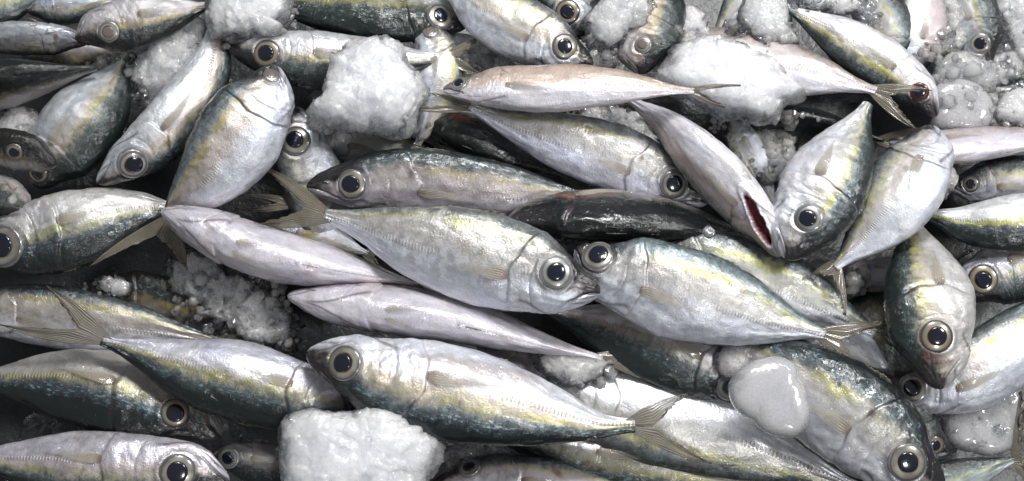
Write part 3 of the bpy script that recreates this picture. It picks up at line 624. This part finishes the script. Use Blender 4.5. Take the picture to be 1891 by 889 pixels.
fish([(179,338),(245,296),(320,228),(375,155),(400,80),(398,-4)], [6.4,6.6,6.0,6.0], 54, -1, -6, 'silver', 'long fish slanting up to a thin tail beside the rough left ice', er=0.54, be=.16, res=1.15, ue=0.165, tips=((390,-60),(425,-50)),
     ov=dict(belly=(.60,.62,.64), flank=(.54,.47,.44), dk=.45, sh=(.11,.17,.18), yel=(.36,.36,.1)), hs=1.2)
fish([(64,346),(108,285),(160,222),(205,160),(236,100)], [5.2,5.4,4.6], 72, -1, 14, 'green', 'dark green fish with a bluish shoulder, left of the long slanting one', er=.26, be=.0, eye='iris_gold', ue=.08, tail=False, ov=dict(belly=(.48,.50,.52), flank=(.40,.35,.32), dk=.25, flash=.3))
fish([(-160,176),(-60,166),(30,150),(110,138),(178,126)], [6.6,6.8,6.6], 45, 1, 50, 'dark', 'dark olive backed fish pointing in from the left edge', eye=None, tail=False, ov=dict(dk=.15, flash=.1))
fish([(104,306),(60,284),(0,272),(-90,262)], [7.2,7.2,6.8], 36, -1, 40, 'brown', 'brown head of a fish jutting in from the left edge', eye='iris_gold', er=.4, be=.3, ue=.36, ov=dict(dk=.2))
fish([(52,392),(10,362),(-60,320)], [6.6,6.6,6.2], 34, 1, 40, 'dark', 'nearly black snout under the brown head at the left edge', eye=None, spots=[(24,368,9,14,20,(.7,.7,.72),.6)])
fish([(162,78),(80,72),(0,72),(-110,80)], [5.4,5.4,5.0], 32, 1, -40, 'silver', 'small silver fish at the upper left edge with a red speck', eye=None, spots=[(103,68,5,8,0,(.22,.05,.04),.7)], ov=dict(belly=(.5,.52,.56)))
fish([(139,72),(200,52),(280,36),(390,10)], [7.2,7.2,6.4], 50, -1, 10, 'brown', 'brownish fish head with clouded eye near the top left corner', er=.40, be=.25, pup='milky', ue=.25, res=1.1, ov=dict(belly=(.46,.44,.45), flank=(.32,.28,.25), dk=.3))
fish([(50,20),(130,16),(240,-6)], [4.2,4.2,3.8], 30, -1, 0, 'silver', 'grey fish glimpsed at the very top left behind the brownish head', eye=None, ov=dict(belly=(.4,.44,.5), dk=.3))
fish([(40,104),(150,104),(270,98)], [2.8,2.8,2.8], 34, -1, 0, 'brown', 'dark brown flank lowest under the brownish head at top left', eye=None)
fish([(170,520),(280,556),(380,582),(500,618)], [2.6,2.6,2.6], 52, 1, 20, 'brown', 'dark fish with a golden patch beneath the loose crushed ice at left', eye=None, spots=[(382,574,38,14,15,(.50,.34,.04),.8)])
fish([(770,405),(690,398),(610,388),(545,376)], [3.6,3.4,3.2], 26, 1, 0, 'dark', 'dark fish hidden behind the middle pair, only its pale forked tail showing', tips=((448,360),(440,386)), tz=3.6, eye=None)
fish([(500,436),(580,440),(680,470)], [2.2,2.4,2.4], 36, -1, 0, 'silver', 'fish head with a yellow patch in the gap under the central tail', eye=None, spots=[(566,434,20,8,0,(.62,.50,.08),.8)], ov=dict(flank=(.4,.36,.3)))
fish([(1345,215),(1385,290),(1430,380)], [4.2,4.2,3.6], 34, -1, 0, 'silver', 'narrow silver flank squeezed along the right of the red wounded fish', eye=None, ov=dict(flank=(.55,.55,.52), dk=.7))
fish([(1540,505),(1620,512),(1740,490)], [3.2,3.2,3.2], 34, -1, -60, 'pale', 'short stretch of white belly under the bent tail', eye=None)
fish([(1560,560),(1630,580),(1720,620)], [2.8,2.8,2.6], 38, 1, 0, 'green', 'dull green fish low in the gap left of the head-down green one', eye=None)
fish([(1460,605),(1560,640),(1650,696)], [3.6,3.6,3.4], 46, -1, 0, 'bright', 'wet pale flank below the translucent tail right of the middle', eye=None, ov=dict(flank=(.6,.6,.6), metal=.4))
fish([(880,636),(1000,682),(1120,735)], [3.2,3.2,2.8], 34, 1, -50, 'pale', 'sliver of pale belly between the upturned white one and the fish with spread tail', eye=None)
fish([(-90,30),(-10,18),(90,-16)], [3.2,3.2,3.0], 38, -1, 40, 'green', 'dull green back cut off by the top left corner', eye=None)

# ------------------------------------------------------------------ ice lumps
chunk([(640,98),(660,82),(700,76),(745,92),(752,120),(772,140),(792,178),(772,205),(765,232),(740,250),(690,240),(640,234),(580,226),(578,200),(600,185),(600,150),(612,130),(610,112)], 7.2, 2.6, M['ice'], 'large white rough ice lump pinning the fish at upper left middle', seed=1, grain=.75)
chunk([(522,905),(519,830),(520,785),(535,765),(580,758),(620,768),(655,765),(680,748),(740,752),(760,765),(772,788),(806,790),(800,806),(825,825),(815,860),(795,885),(780,930),(640,960),(540,940)], 7.0, 3.0, M['ice'], 'big square-shouldered ice lump at the bottom edge', seed=2, res=1.2, grain=.45)
chunk([(1222,130),(1245,95),(1290,74),(1340,76),(1390,98),(1432,112),(1455,150),(1492,180),(1445,192),(1432,215),(1405,228),(1370,212),(1320,205),(1270,178),(1225,165),(1205,150)], 6.8, 2.1, M['ice'], 'large rounded ice lump right of the level pink fish', seed=3, grain=.5)
chunk([(300,50),(345,34),(382,48),(388,90),(380,130),(350,170),(320,200),(275,196),(246,165),(246,120),(280,98)], 4.2, 2.0, M['ice_grey'], 'grey rough ice beside the long slanting fish', seed=4)
chunk([(388,-20),(525,-20),(534,30),(528,54),(500,45),(470,60),(430,78),(400,72),(384,30)], 7.0, 1.8, M['ice'], 'ice at the top edge above the dark snouted fish', seed=5)
chunk([(1382,672),(1410,662),(1440,658),(1468,672),(1474,700),(1490,740),(1492,785),(1470,808),(1435,806),(1390,775),(1356,752),(1344,712)], 9.0, .9, M['ice_smooth'], 'smooth melting ice piece with a rounded lobe on the big lower right fish', seed=6, rough=.15, grain=.06, flat=.5, box=.8)
chunk([(1322,650),(1360,628),(1402,624),(1425,650),(1385,672),(1358,702),(1330,690)], 6.0, 1.0, M['ice_grey'], 'flat grey ice behind the smooth melting piece', seed=7, grain=.4)
chunk([(1740,775),(1800,742),(1850,700),(1882,712),(1876,780),(1868,830),(1800,836),(1750,815)], 3.4, 1.0, M['ice_smooth'], 'flat grey ice slab near the raised tail at lower right', seed=8, rough=.2, grain=.4, flat=.4, box=.6)
chunk([(1640,770),(1720,775),(1770,820),(1740,850),(1690,830)], 1.8, 1.2, M['ice_clear'], 'clear ice shard behind the peeping small fish', seed=31, rough=.4)
chunk([(1716,170),(1770,150),(1812,170),(1832,205),(1822,240),(1760,245),(1716,232),(1730,205)], 5.0, 1.3, M['ice_smooth'], 'smooth grey ice slab right of the blood red eye', seed=9, rough=.2, grain=.2, flat=.4, box=.6)
chunk([(1715,125),(1760,100),(1830,110),(1880,95),(1900,140),(1850,155),(1780,165),(1720,168)], 4.2, 1.3, M['ice_grey'], 'grey ice under the bright-ringed fish head', seed=10, grain=.5)
chunk([(1838,190),(1880,165),(1930,170),(1930,235),(1870,240),(1832,225)], 5.0, 1.4, M['ice_grey'], 'ice at the right edge above the narrow white fish', seed=11, grain=.6)
chunk([(1855,-20),(1930,-20),(1930,110),(1880,120),(1858,60)], 4.4, 1.6, M['ice_grey'], 'ice in the top right corner', seed=12)
chunk([(1745,-20),(1790,-10),(1790,60),(1775,105),(1740,110),(1735,50)], 4.4, 1.2, M['ice_grey'], 'frosty ice left of the bright-ringed fish head', seed=13)
chunk([(1665,10),(1700,-10),(1735,20),(1738,80),(1720,120),(1690,135),(1664,90)], 3.9, 1.0, M['ice_smooth'], 'thin clear-grey ice over the whitish fish', seed=14, rough=.5)
chunk([(1560,-20),(1640,-20),(1660,30),(1668,100),(1640,110),(1615,60),(1570,20)], 4.3, 1.0, M['ice_clear'], 'glassy ice over the frost coated bluish fish', seed=15, rough=.6)
chunk([(1378,0),(1430,-20),(1460,30),(1450,60),(1480,80),(1440,90),(1380,66),(1360,40)], 5.6, 1.4, M['ice_grey'], 'grey ice above the pale rosy fish', seed=16, grain=.6)
chunk([(1450,-30),(1560,-30),(1580,15),(1520,20),(1470,8)], 5.0, 1.3, M['ice'], 'ice at the top edge above the yellow striped fish', seed=17)
chunk([(1095,20),(1130,-10),(1190,-10),(1215,20),(1195,50),(1160,62),(1140,90),(1100,95),(1085,60)], 6.4, 1.8, M['ice_grey'], 'slushy ice on the side of the brownish head-down fish', seed=18)
chunk([(1088,100),(1120,85),(1135,120),(1110,128),(1085,122)], 5.4, 1.0, M['ice_grey'], 'small ice between the silver snout and the brownish head', seed=19)
chunk([(1245,60),(1270,20),(1300,60),(1312,80),(1280,92),(1240,110)], 4.8, 1.5, M['ice'], 'small rough ice above the large rounded one', seed=20)
chunk([(1050,215),(1100,198),(1160,205),(1200,250),(1230,300),(1180,265),(1100,232)], 2.6, 1.4, M['ice_grey'], 'dim ice in the gap between the pink and the silver fish', seed=21)
chunk([(1345,245),(1400,250),(1450,260),(1470,300),(1440,350),(1415,340),(1390,290)], 2.8, 1.8, M['ice_grey'], 'coarse grey ice in the gap left of the plump striped fish', seed=22, rough=1.3)
chunk([(985,662),(1040,652),(1100,658),(1130,672),(1110,700),(1070,715),(1020,700)], 5.2, 1.0, M['ice_grey'], 'clear glassy ice at the tail of the lower upturned white fish', seed=23, rough=.7)
chunk([(1000,700),(1060,712),(1120,705),(1090,760),(1050,740)], 4.2, .9, M['ice_clear'], 'clear ice film over the white belly near the olive tail', seed=32, rough=.7)
chunk([(830,62),(870,70),(930,100),(950,122),(880,128),(845,118)], 3.4, 1.3, M['ice_grey'], 'dark grey ice behind the slanting silver fish', seed=24, grain=.5)
chunk([(1735,318),(1756,322),(1758,350),(1740,368),(1722,350)], 6.6, 1.0, M['ice_grey'], 'small grey ice piece right of the white belly', seed=25)
chunk([(1562,505),(1590,510),(1594,535),(1570,540),(1555,525)], 4.6, .9, M['ice_grey'], 'small grey ice piece under the bent tail', seed=26)
chunk([(1300,420),(1312,418),(1322,428),(1316,440),(1302,438)], 8.5, .2, M['ice_clear'], 'tiny ice chip on the black-backed fish', seed=27)
chunk([(300,500),(350,470),(420,500),(480,540),(540,590),(545,640),(500,650),(440,620),(380,600),(350,560),(310,530)], 3.2, 1.6, M['ice_grey'], 'coarse broken ice between the upturned fish at left', seed=28, rough=1.5, res=1.2)
chunk([(190,515),(215,520),(240,530),(232,548),(205,545),(185,532)], 4.0, .8, M['ice_grey'], 'small ice piece below the tail at left', seed=29)
chunk([(0,215),(60,205),(95,230),(70,255),(0,262),(-30,240)], 4.4, 1.2, M['ice_grey'], 'dull ice at the left edge above the brown head', seed=30, grain=.6)
chunk([(0,880),(480,905),(530,860),(500,820),(430,818),(415,850)], 1.2, 1.2, M['ice_clear'], 'glassy wet ice under the small dark peering fish', seed=33)
chunk([(820,822),(900,828),(960,840),(930,858),(860,850),(822,845)], 2.2, .9, M['ice_clear'], 'dark clear ice above the pinkish fish at the bottom edge', seed=34)
chunk([(575,222),(600,215),(600,165),(578,168),(585,195)], 4.4, .9, M['ice_grey'], 'small grey ice at the left foot of the large pinning lump', seed=35)

# ------------------------------------------------------------------ loose grains of crushed ice
rng = np.random.RandomState(5)
def grains():
    areas = [(430,560,110,60,3.9,230),(360,510,60,30,3.4,70),(520,620,50,40,3.4,70),(250,110,40,70,4.4,50),(310,180,70,30,5.0,60),(200,118,40,14,4.6,26),(60,225,60,22,4.6,40),(1410,290,50,60,3.8,150),(1350,235,40,20,4.4,30),
             (700,240,110,12,5.0,60),(600,215,30,30,4.8,40),(780,240,22,14,4.2,20),(1110,220,70,24,3.2,70),(1130,60,50,60,6.2,70),(1280,80,50,30,5.6,60),(1400,60,70,40,5.6,60),(1760,130,80,70,5.2,150),(1860,120,50,110,5.0,130),(1700,60,40,80,4.6,40),
             (1620,40,60,60,4.8,24),(1450,215,70,14,5.4,50),(1820,210,80,30,5.4,60),(1800,790,70,40,3.6,50),(800,800,40,50,5.4,50),(540,860,30,60,5.0,30),(1080,690,70,24,5.0,40),(900,100,50,24,3.8,40),(450,850,60,40,2.0,50),
             (1580,520,24,24,4.4,20),(1740,345,20,24,6.4,14),(400,100,20,60,5.0,20),(420,60,40,30,6.6,30),(1500,10,60,20,6.0,40),(190,530,40,18,4.0,20),(480,480,80,40,3.0,60),(880,850,80,24,2.4,50),(1230,260,60,60,3.0,50),(540,20,14,40,5.6,20),(425,160,16,20,6.0,8)]
    vs, fs = [], []
    g = (1+5**.5)/2
    ico = np.array([(-1,g,0),(1,g,0),(-1,-g,0),(1,-g,0),(0,-1,g),(0,1,g),(0,-1,-g),(0,1,-g),(g,0,-1),(g,0,1),(-g,0,-1),(-g,0,1)])/1.9
    fi = [(0,11,5),(0,5,1),(0,1,7),(0,7,10),(0,10,11),(1,5,9),(5,11,4),(11,10,2),(10,7,6),(7,1,8),(3,9,4),(3,4,2),(3,2,6),(3,6,8),(3,8,9),(4,9,5),(2,4,11),(6,2,10),(8,6,7),(9,8,1)]
    for (x, y, rx, ry, z, n) in areas:
        for _ in range(n):
            a = rng.rand()*6.283; r = rng.rand()**.6
            c = P(np.array(x+rx*r*math.cos(a)), np.array(y+ry*r*math.sin(a)), np.array((z+rng.randn()*.5)/100))
            s = rng.choice([.0012, .0022, .0040], p=[.45, .37, .18])*(.7+.8*rng.rand())
            v = ico*(1+.35*(rng.rand(12, 1)-.5))*np.array([1, .6+.6*rng.rand(), .6+.6*rng.rand()])*s
            q = rng.randn(3, 3); q, _ = np.linalg.qr(q); b = sum(len(k) for k in vs)
            vs.append(v@q+c); fs += [(i+b, j+b, k+b) for i, j, k in fi]
    me = bpy.data.meshes.new('crushed_ice'); me.from_pydata(np.concatenate(vs).tolist(), [], fs); me.update(); me.materials.append(M['grain'])
    o = bpy.data.objects.new('crushed_ice', me); C.objects.link(o)
    tag(o, 'loose grains of crushed ice scattered in the gaps between the fish', 'ice', kind='stuff')
grains()
